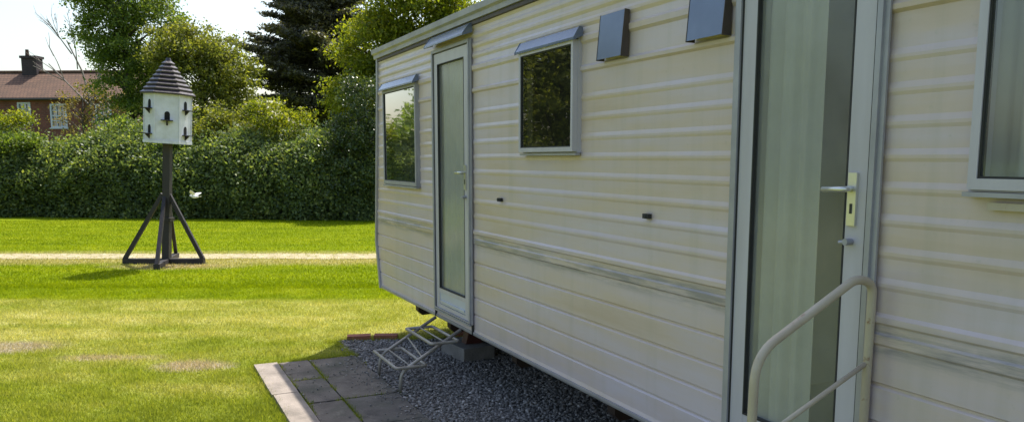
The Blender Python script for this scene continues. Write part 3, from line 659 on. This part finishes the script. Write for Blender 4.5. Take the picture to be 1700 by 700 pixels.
for k in range(6):                                                  # pigeon holes: two on alternate faces, one between
    ang = R(60 * k + 30 + HO); n_ = Vector((math.cos(ang), math.sin(ang), 0)); s_ = Vector((-n_.y, n_.x, 0)); ap = RB * math.cos(R(30))
    zs_ = (2.27,) if k % 2 == 0 and False else ((2.27,) if k in (0, 2, 4) else (2.03, 2.41))
    if k in (4,): zs_ = (2.24,)
    for z in zs_:
        bm = bmesh.new(); outl = [(-.038, 0), (.038, 0)] + [(.038 * math.cos(R(q)), .085 + .042 * math.sin(R(q))) for q in range(0, 181, 20)]
        P0 = [bm.verts.new(n_ * (ap + .004) + s_ * u + Vector((0, 0, z + v))) for u, v in outl]; P1 = [bm.verts.new(n_ * (ap - .02) + s_ * u + Vector((0, 0, z + v))) for u, v in outl]
        bm.faces.new(P0); [bm.faces.new((P0[i], P0[(i + 1) % len(P0)], P1[(i + 1) % len(P0)], P1[i])) for i in range(len(P0))]
        dpart('nest_hole', bm, M['hole'], house_)
        bm = bmesh.new()
        Mx = Matrix.Translation(n_ * ap + Vector((0, 0, z))) @ Matrix(((n_.x, s_.x, 0, 0), (n_.y, s_.y, 0, 0), (0, 0, 1, 0), (0, 0, 0, 1)))
        box(bm, .001, .105, -.085, .085, -.018, -.003, Mx); 
        prism_v = [(.001, -.085), (.001, -.018), (.07, -.018)]
        q0 = [bm.verts.new(Mx @ Vector((p_[0], -.012, p_[1]))) for p_ in prism_v]; q1 = [bm.verts.new(Mx @ Vector((p_[0], .012, p_[1]))) for p_ in prism_v]
        bm.faces.new(q0); bm.faces.new(q1[::-1]); [bm.faces.new((q0[i], q0[(i + 1) % 3], q1[(i + 1) % 3], q1[i])) for i in range(3)]
        dpart('perch', bm, M['timber_dark'], house_)
bm = bmesh.new(); nb = 8                                            # lapped roof boards
for i in range(nb):
    t0, t1 = i / nb, (i + 1.12) / nb; r0 = .385 * (1 - t0) ** 1.06 + .045 * t0; r1 = max(.385 * (1 - min(t1, 1)) ** 1.06 + .045 * min(t1, 1) - .012, .02); z0 = ZB1 - .012 + .52 * t0; z1 = ZB1 - .012 + .52 * min(t1, 1.)
    a = [bm.verts.new(q) for q in hexv(r0 + .012, z0, HO)]; a2 = [bm.verts.new(q) for q in hexv(r0 + .014, z0 + .022, HO)]; b = [bm.verts.new(q) for q in hexv(r1, z1, HO)]
    for k in range(6):
        bm.faces.new((a[k], a[(k + 1) % 6], a2[(k + 1) % 6], a2[k])); bm.faces.new((a2[k], a2[(k + 1) % 6], b[(k + 1) % 6], b[k]))
    bm.faces.new(a[::-1]); bm.faces.new(b)
rf_ = dpart('roof', bm, M['shingle'])
bm = bmesh.new(); tube(bm, [(0, 0, ZB1 + .49), (0, 0, ZB1 + .545)], .05, 6, .03); dpart('finial', bm, M['shingle'], rf_)

# white dove flying past the post
def dove(loc_, rz, label):
    t_ = thing('dove', loc_, label, 'bird', rz=rz)
    bm = bmesh.new()
    P = [(-.17, .004, .012, .035), (-.12, .010, .0, .024), (-.07, .026, .0, .024), (-.02, .042, .0, .040), (.04, .045, .004, .044), (.09, .032, .014, .032), (.115, .024, .022, .023), (.14, .022, .026, .021), (.155, .008, .024, .008)]
    rings = []
    for x, ry, z, rz_ in P: rings.append([bm.verts.new((x, (ry if x > -.15 else .045) * math.cos(q), z + (rz_ if x > -.11 else .005) * math.sin(q))) for q in [2 * math.pi * k / 10 for k in range(10)]])
    for a, b in zip(rings, rings[1:]):
        for k in range(10): bm.faces.new((a[k], a[(k + 1) % 10], b[(k + 1) % 10], b[k]))
    bm.faces.new(rings[0]); bm.faces.new(rings[-1][::-1])
    for s_ in (-1, 1):                                              # wings spread, part of the one body mesh
        L = [(.07, .03, .03), (.09, .12, .055), (.05, .22, .060), (-.02, .31, .05), (-.05, .25, .05), (-.06, .15, .045), (-.05, .04, .03)]
        u = [bm.verts.new((x, s_ * y * .8, z + .004 + y * .3)) for x, y, z in L]; d = [bm.verts.new((x, s_ * y * .8, z - .004 + y * .3)) for x, y, z in L]
        bm.faces.new(u); bm.faces.new(d[::-1]); [bm.faces.new((u[i], u[(i + 1) % 7], d[(i + 1) % 7], d[i])) for i in range(7)]
    build('body', bm, M['feather'], t_, smooth=False)
    bm = bmesh.new(); tube(bm, [(.150, 0, .023), (.172, 0, .018)], .005, 6, .001); build('beak', bm, M['beak'], t_)
    return t_
dv = dove(G(-5.02, 12.75, 1.05), -TH + R(168), 'small white dove in flight just right of the dovecote post'); dv.rotation_euler.x = R(10); dv.scale = (.6, .6, .6)

# ------------------------------------------------------------------ foliage
def leaves(P, size, asp=.55, flat=0.):
    """one rhombus per point; flat=1 lays them level"""
    n = len(P); a = rng.normal(size=(n, 3)); a[:, 2] *= (1 - flat); a /= np.linalg.norm(a, axis=1)[:, None]
    b = rng.normal(size=(n, 3)); b[:, 2] *= (1 - flat) if flat else 1; b -= a * (a * b).sum(1)[:, None]; b /= np.linalg.norm(b, axis=1)[:, None]
    s = (size * rng.uniform(.6, 1.25, n))[:, None] * .5
    V = np.stack([P - a * s, P + b * s * asp, P + a * s, P - b * s * asp], 1)
    return V.reshape(-1, 3), np.arange(n * 4).reshape(-1, 4)
def blobs(ells, n, seed=1):
    """clump centres spread through a set of ellipsoids (x,y,z,rx,ry,rz), denser to the outside"""
    r_ = np.random.default_rng(seed); w_ = np.array([e[3] * e[4] * e[5] for e in ells]) ** .67; w_ /= w_.sum(); out = []
    for e, k in zip(ells, (w_ * n).astype(int) + 1):
        d = r_.normal(size=(k, 3)); d /= np.linalg.norm(d, axis=1)[:, None]; d *= (r_.uniform(.12, 1, k) ** .45)[:, None]
        out.append(d * np.array(e[3:6]) + np.array(e[:3]))
    return np.concatenate(out)
def branch(bm, a, b, r0, r1, seg=6, sag=.12, n=5):
    a, b = Vector(a), Vector(b); L = (b - a).length; pts = []
    for i in range(n + 1):
        t_ = i / n; p_ = a.lerp(b, t_); j = L * .05 * math.sin(t_ * math.pi)
        pts.append(p_ + Vector((random.uniform(-j, j), random.uniform(-j, j), L * sag * math.sin(t_ * math.pi))))
    tube(bm, pts, r0, seg, r1, cap=True)
def tree(name, loc_, ells, nclump, per, cr, leaf, lmat, label, cat, trunk_r=.16, trunk_top=None, nb_=26, group=None, seed=1, asp=.55, nbare=0):
    t_ = thing(name, loc_, label, cat, group, rz=-TH)
    C = blobs(ells, nclump, seed); r_ = np.random.default_rng(seed + 50)
    sz = r_.uniform(.55, 1.35, len(C)) * cr; cnt = (per * (sz / cr) ** 1.5 * r_.uniform(.5, 1.3, len(C))).astype(int)
    P = []
    for c, s_, k in zip(C, sz, cnt):
        d = r_.normal(size=(k, 3)) * .5; P.append(c + d * np.array([s_, s_, s_ * .62]))
    P = np.concatenate(P); P = P[P[:, 2] > .02]; V, F = leaves(P, leaf, asp)
    np_mesh('crown', V, F, lmat, t_)
    bm = bmesh.new(); top = trunk_top or float(C[:, 2].max()) * .8; pts = [Vector((0, 0, -.05))]
    for i in range(1, 8): pts.append(Vector((math.sin(i * 1.3 + seed) * .07 * trunk_r / .16, math.cos(i * 1.7 + seed) * .07, top * i / 7)))
    tube(bm, pts, trunk_r, 10, trunk_r * .3)
    for c in C[r_.permutation(len(C))[:nb_]]:
        hz = min(max(c[2] - .35 * math.hypot(c[0], c[1]) - .3, .25 * top), top * .95); k = hz / top * 7; i = min(int(k), 6); q = pts[i].lerp(pts[i + 1], k - i)
        branch(bm, q, c, trunk_r * .33 * (1 - .5 * hz / top), .012)
    build('trunk', bm, M['bark'], t_, smooth=True)
    return t_
TG = 'garden trees behind the hedge'
# broadleaf behind the dovecote
tree('broadleaf_tree', G(-14.3, 30.5), [(.2, 0, 7.5, 1.8, 1.8, 1.4), (-.8, 0, 6.1, 1.15, 1.5, 1.0), (.9, 0, 6.0, 1.7, 1.7, 1.3), (.2, 0, 4.5, 1.3, 1.5, 1.1), (.6, 0, 3.0, 1.3, 1.4, .9), (.1, 0, 8.8, 1.4, 1.2, .9), (-1.1, 0, 7.4, .9, 1.0, .6)],
     420, 120, .40, .12, M['leaf_mid'], 'tall mid green broadleaf tree behind and left of the dovecote roof', 'tree', .2, 7.6, 40, TG, 3)
tree('broadleaf_tree', G(-11.0, 29), [(0, 0, 5.5, 1.3, 1.4, .9), (1.0, 0, 4.7, 1.0, 1.2, 1.0), (-.8, 0, 5.4, 1.1, 1.2, 1.0), (0, 0, 4.0, 1.9, 1.4, 1.2), (1.2, 0, 3.2, 1.0, .9, 1.0), (0, 0, 2.9, 1.7, 1.3, .8)],
     400, 120, .38, .115, M['leaf_olive'], 'olive broadleaf tree with ragged top right of the dovecote roof', 'tree', .15, 4.6, 34, TG, 5)
# right hand broadleaf, bright where the sun comes through
tree('broadleaf_tree', G(-3.5, 26.5), [(.6, 0, 6.3, 1.9, 1.7, 1.2), (-1.0, 0, 5.2, 1.2, 1.4, 1.1), (.5, 0, 4.6, 1.8, 1.6, 1.1), (-1.2, 0, 3.6, 1.4, 1.4, 1.1), (.8, 0, 3.0, 1.9, 1.5, 1.1), (1.9, 0, 5.6, 1.1, 1.3, 1.2), (.4, 0, 7.4, 1.3, 1.3, .8)],
     430, 180, .46, .125, M['leaf_lime'], 'bright yellow green broadleaf tree rising behind the caravan roof end', 'tree', .18, 6.4, 40, TG, 11)
# bushes over the hedge
tree('bush', G(-6.45, 23.6), [(0, 0, 2.45, .95, .7, .75), (-.55, 0, 2.9, .6, .6, .55), (.6, 0, 2.2, .5, .5, .5), (0, 0, 1.5, .8, .6, .9)], 95, 130, .26, .085, M['leaf_lime'], 'sunlit yellow green bush above the hedge, left of the caravan end', 'bush', .06, 2.4, 16, seed=21)
tree('bush', G(-15.35, 24.6), [(0, 0, 2.5, .75, .7, .8), (-.6, 0, 2.4, .8, .6, .8), (.6, 0, 1.7, .6, .6, .6)], 80, 120, .28, .085, M['leaf_lime'], 'pale green bush at the left edge in front of the brick house', 'bush', .06, 2.3, 14, seed=22)
tree('bush', G(-13.0, 24.4), [(0, 0, 1.65, .8, .6, .65), (1.0, 0, 1.9, .8, .6, .6), (-.8, 0, 1.6, .6, .5, .5)], 80, 120, .26, .085, M['leaf_lime'], 'yellow green bush on top of the hedge below the sash windows', 'bush', .05, 1.9, 14, seed=23)
tree('bush', G(-11.0, 24.4), [(0, 0, 2.0, 1.0, .7, .8), (.9, 0, 2.3, .8, .6, .8), (-.8, 0, 2.2, .7, .6, .7)], 110, 130, .28, .085, M['leaf_mid'], 'mid green bush behind the dovecote post, rising out of the hedge', 'bush', .05, 2.1, 14, seed=26)
tree('bush', G(-8.3, 24.2), [(0, 0, 2.3, 1.0, .7, .9), (.9, 0, 2.0, .8, .6, .7), (-.6, 0, 2.7, .7, .6, .6)], 120, 130, .28, .085, M['leaf_olive'], 'olive bush rising out of the hedge right of the dovecote box', 'bush', .05, 2.3, 14, seed=27)
tree('bush', G(-9.7, 23.2), [(0, 0, 1.9, .6, .4, .5), (.5, 0, 1.6, .5, .35, .4)], 60, 120, .22, .085, M['leaf_mid'], 'small mid green bush bulging from the hedge face just right of the dovecote', 'bush', .04, 1.7, 10, seed=28)
tree('bush', G(-14.3, 23.6), [(0, 0, 1.95, .8, .5, .55), (-.7, 0, 1.7, .6, .4, .5)], 70, 120, .24, .085, M['leaf_mid'], 'mid green bush swelling from the hedge at the left of the picture', 'bush', .04, 1.8, 10, seed=29)
tree('holly_tree', G(-4.15, 22.0), [(0, 0, 2.4, .85, .7, .9), (-.35, 0, 1.3, .95, .7, 1.1), (.6, 0, 1.6, .8, .7, 1.3), (.1, 0, 3.3, .65, .5, .6)], 150, 150, .27, .08, M['leaf_holly'], 'dark glossy evergreen standing against the caravan end', 'tree', .08, 3.0, 16, seed=24)
tree('small_tree', G(-18.4, 35), [(0, 0, 4.2, 1.2, .9, .8), (.9, 0, 3.4, 1.1, .9, .8), (-.8, 0, 3.7, .9, .8, .6), (1.6, 0, 4.2, .8, .7, .8), (.4, 0, 2.6, 1.5, .8, .7)], 70, 40, .30, .11, M['leaf_brown'], 'sparse bronze leaved tree in front of the brown tiled roof', 'tree', .08, 4.2, 40, seed=25)
# mirrored in the caravan windows, off to the left of the picture
tree('broadleaf_tree', (-7.3, 21.0, 0), [(0, 0, 5.4, 2.4, 2, 2.0), (1.2, 0, 3.6, 2.0, 1.8, 1.5), (-1.4, 0, 3.4, 2.2, 1.8, 1.6), (0, 0, 1.8, 3.2, 1.5, 1.3)], 300, 150, .5, .14, M['leaf_olive'], 'olive green tree seen only as the reflection filling the small dark caravan window', 'tree', .2, 4.8, 30, seed=31)
tree('broadleaf_tree', (-14.6, 19.5, 0), [(0, 0, 5.2, 2.2, 2, 1.8), (1.2, 0, 3.4, 1.8, 1.8, 1.3), (-1.0, 0, 3.2, 2.0, 1.8, 1.4), (0, 0, 1.8, 2.6, 1.5, 1.2)], 130, 100, .6, .2, M['leaf_olive'], 'olive tree beyond the left edge of the picture, its top reflected in caravan glass', 'tree', .2, 4.8, 30, seed=32)
tree('broadleaf_tree', (-6.6, 30, 0), [(0, 0, 3.6, 1.2, 1.3, 1.0), (.9, 0, 2.6, 1.2, 1.2, 1.0)], 70, 100, .5, .16, M['leaf_mid'], 'green treetop reflected low in the far caravan window', 'tree', .12, 3.2, 16, seed=33)

# dark conifer with layered boughs
cf = thing('conifer_tree', G(-8.6, 38), 'dark layered conifer towering between the garden trees', 'tree', rz=-TH)
r_ = np.random.default_rng(5); bm = bmesh.new(); tube(bm, [(0, 0, -.1), (.05, 0, 4), (-.05, 0, 9), (0, 0, 13.2)], .34, 10, .05); pts = []
for i in range(270):
    z = r_.uniform(1.9, 12.8); a = r_.uniform(0, 2 * np.pi); prof_w = np.interp(z, [2.2, 3.2, 5.0, 6.6, 8.0, 10, 13], [2.6, 3.2, 3.9, 3.7, 2.8, 2.2, .6])
    L = prof_w * r_.uniform(.5, 1.14); lift = r_.uniform(-.05, .22) * L
    e = np.array([math.cos(a) * L, math.sin(a) * L, z + lift]); s0 = np.array([0, 0, z - .12 * L])
    tube(bm, [Vector(s0), Vector((s0 + e) / 2 + np.array([0, 0, -.04 * L])), Vector(e)], .05, 5, .012)
    m_ = int(30 * L / 2.5)
    for t_ in r_.uniform(.22, 1.0, m_):
        c = s0 * (1 - t_) + e * t_; side_ = np.array([-math.sin(a), math.cos(a), 0]) * r_.normal() * .33 * (1.15 - t_) * L * .5
        k = r_.integers(14, 52); q = r_.normal(size=(k, 3)) * np.array([.17, .17, .055]); q[:, 2] += np.abs(q[:, 0]) * .2
        pts.append(c + side_ + q)
P = np.concatenate(pts); V, F = leaves(P, .17, .42, .3); np_mesh('crown', V, F, M['leaf_conifer'], cf); build('trunk', bm, M['bark'], cf, smooth=True)

# bare branched tree behind the house roof line
bt = thing('bare_tree', G(-21.6, 41), 'leafless thin branches above the brown roof, left of the broadleaf tree', 'tree', rz=-TH)
bm = bmesh.new(); tube(bm, [(.6, 0, -.1), (.6, 0, 2.5), (.5, 0, 4.4)], .10, 8, .07)
def twig(a, d, L, r0, dep):
    b = a + d * L; m1 = (a + b) / 2 + Vector((random.uniform(-.06, .06), random.uniform(-.06, .06), .02)) * L; tube(bm, [a, m1, b], r0, 5, r0 * .55)
    if dep:
        for _ in range(3 if dep > 1 else 2):
            s_ = a.lerp(b, random.uniform(.45, 1)); twig(s_, (d + Vector((random.uniform(-.6, .6), random.uniform(-.5, .5), random.uniform(-.15, .3)))).normalized(), L * random.uniform(.4, .62), r0 * .55, dep - 1)
twig(Vector((.5, 0, 4.3)), Vector((-.32, 0, 1)).normalized(), 3.3, .055, 3); twig(Vector((.5, 0, 4.2)), Vector((-.75, 0, .8)).normalized(), 2.9, .045, 2); twig(Vector((.55, 0, 4.3)), Vector((.22, .1, 1)).normalized(), 2.6, .045, 3)
build('branches', bm, M['bare'], bt)

# hedge across the end of the lawn
h0, h1 = G(-26, 24.6), G(10.5, 19.6); hv = (h1 - h0); HL = hv.length; hd_ = hv.normalized(); hn = Vector((-hd_.y, hd_.x, 0))
hg = thing('hedge', h0, 'long dense dark green hedge closing off the lawn', 'hedge', rz=math.atan2(hd_.y, hd_.x))
def htop(x): return 2.12 + .42 * noise.noise((x * .45, 0, 4)) + .30 * noise.noise((x * 1.5, 2, 4)) + (.35 if 20.5 < x < 22.5 else 0) * 0
def hface(x, z): return -.38 * noise.noise((x * .75, z * .8, 1)) - .16 * noise.noise((x * 2.2, z * 2.2, 7)) + .62 * max(0, z - 1.0) ** 1.5
n = 150000; xs = np.concatenate([rng.uniform(8, 26.5, 120000), rng.uniform(0, 8, 18000), rng.uniform(26.5, HL, 12000)])
Tz = np.array([htop(float(x)) for x in xs]); u_ = rng.uniform(0, 1, n); topm = rng.uniform(0, 1, n) < .26
zz = np.where(topm, Tz + rng.normal(0, .14, n), u_ * Tz); fy = np.array([hface(float(x), float(z)) for x, z in zip(xs, zz)])
yy = np.where(topm, fy - .05 + rng.uniform(0, 1.3, n), fy + rng.normal(0, .12, n)); zz = np.maximum(zz, .02) + np.where(rng.uniform(0, 1, n) < .12, rng.uniform(0, .38, n), 0) * topm
V, F = leaves(np.stack([xs, yy, zz], 1), .10, .6); np_mesh('foliage', V, F, M['leaf_hedge'], hg)
bm = bmesh.new(); prev = None; nx = int(HL / .35)  # solid dark core added inside the foliage to block light
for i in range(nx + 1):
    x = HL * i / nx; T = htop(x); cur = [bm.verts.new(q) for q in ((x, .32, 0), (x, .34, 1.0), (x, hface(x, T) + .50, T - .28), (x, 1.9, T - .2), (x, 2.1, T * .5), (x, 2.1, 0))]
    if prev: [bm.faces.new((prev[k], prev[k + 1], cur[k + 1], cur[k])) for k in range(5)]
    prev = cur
build('core_filler', bm, M['core'], hg)

# ------------------------------------------------------------------ brick house
hs = thing('brick_house', G(-28.55, 49.5), 'red brick house with brown tiled roof and white sash windows beyond the hedge', 'house', rz=-TH + R(-3))
X0, X1 = -9.0, 6.0; EV, RG, DP = 5.28, 7.05, 5.2
def hole_wall(bm, x0, x1, z0, z1, holes, y):
    xs_ = sorted({x0, x1} | {v for h in holes for v in h[:2]}); zs_ = sorted({z0, z1} | {v for h in holes for v in h[2:]})
    for a, b in zip(xs_, xs_[1:]):
        for c, d in zip(zs_, zs_[1:]):
            if any(h[0] <= a and b <= h[1] and h[2] <= c and d <= h[3] for h in holes): continue
            bm.faces.new([bm.verts.new(q) for q in ((a, y, c), (b, y, c), (b, y, d), (a, y, d))])
HW = [(-1.45, -.62, 3.7, 5.02), (.58, 1.62, 3.5, 4.92), (-4.0, -3.0, 3.7, 5.0), (-2.0, -.9, .9, 2.3), (.5, 1.6, .9, 2.3), (3.4, 4.4, 3.6, 4.9)]
bm = bmesh.new(); hole_wall(bm, X0, X1, 0, EV, HW, 0)
for x in (X0, X1):
    bm.faces.new([bm.verts.new(q) for q in ((x, 0, 0), (x, DP, 0), (x, DP, EV), (x, DP / 2, RG - .15), (x, 0, EV))])
bm.faces.new([bm.verts.new(q) for q in ((X0, DP, 0), (X1, DP, 0), (X1, DP, EV), (X0, DP, EV))])
bmesh.ops.remove_doubles(bm, verts=bm.verts, dist=.001); build('wall', bm, M['brick'], hs)
bm = bmesh.new(); o_ = .3
prism(bm, [(-o_, EV - .12), (-o_, EV), (DP / 2, RG), (DP + o_, EV), (DP + o_, EV - .12), (DP / 2, RG - .14)], X0 - .25, X1 + .25, 'x'); rh = build('roof', bm, M['tile'], hs)
bm = bmesh.new(); tube(bm, [(X0 - .25, DP / 2, RG + .02), (X1 + .25, DP / 2, RG + .02)], .11, 8); build('ridge_tiles', bm, M['tile'], rh)
bm = bmesh.new(); box(bm, -2.5, -1.55, DP / 2 - .35, DP / 2 + .35, RG - .4, RG + .85); box(bm, -2.57, -1.48, DP / 2 - .42, DP / 2 + .42, RG + .851, RG + 1.0); ch = build('chimney', bm, M['dark_brick'], rh)
bm = bmesh.new(); tube(bm, [(-2.3, DP / 2, RG + 1.0), (-2.3, DP / 2, RG + 1.42)], .13, 10, .10); build('chimney_pot', bm, M['tile'], rh)
bm = bmesh.new(); tube(bm, [(X0 - .2, -o_ - .05, EV - .1), (X1 + .2, -o_ - .05, EV - .1)], .06, 8); build('gutter', bm, M['seal'], hs)
for (a, b, c, d) in HW:
    bm = bmesh.new()
    def bx(x0, x1, z0, z1, y0=-.03, y1=.08): box(bm, x0, x1, y0, y1, z0, z1)
    bx(a + .002, a + .10, c + .002, d - .002); bx(b - .10, b - .002, c + .002, d - .002); bx(a + .10, b - .10, d - .10, d - .002); bx(a + .10, b - .10, c + .002, c + .10)
    for k in range(1, 3): xk = a + .1 + (b - a - .2) * k / 3; bx(xk - .02, xk + .02, c + .10, d - .10, .0, .06)
    for k in range(1, 4): zk = c + .1 + (d - c - .2) * k / 4; w2 = .035 if k == 2 else .02; bx(a + .10, b - .10, zk - w2, zk + w2, -.01, .061)
    wd_ = build('window', bm, M['white2'], hs)
    bm = bmesh.new(); bm.faces.new([bm.verts.new(q) for q in ((a + .09, .065, c + .09), (b - .09, .065, c + .09), (b - .09, .065, d - .09), (a + .09, .065, d - .09))]); build('pane', bm, M['glass4'], wd_)
    bm = bmesh.new(); box(bm, a - .06, b + .06, -.07, -.001, c - .07, c - .002); build('sill', bm, M['white2'], wd_)
bm = bmesh.new(); box(bm, X0 + .3, X1 - .3, 1.2, 1.25, .1, EV - .1); build('inner_wall', bm, M['interior'], hs)

S.render.engine = 'CYCLES'
S.cycles.max_bounces = 8; S.cycles.transparent_max_bounces = 12; S.cycles.diffuse_bounces = 4
S.render.resolution_x = 1024; S.render.resolution_y = 421
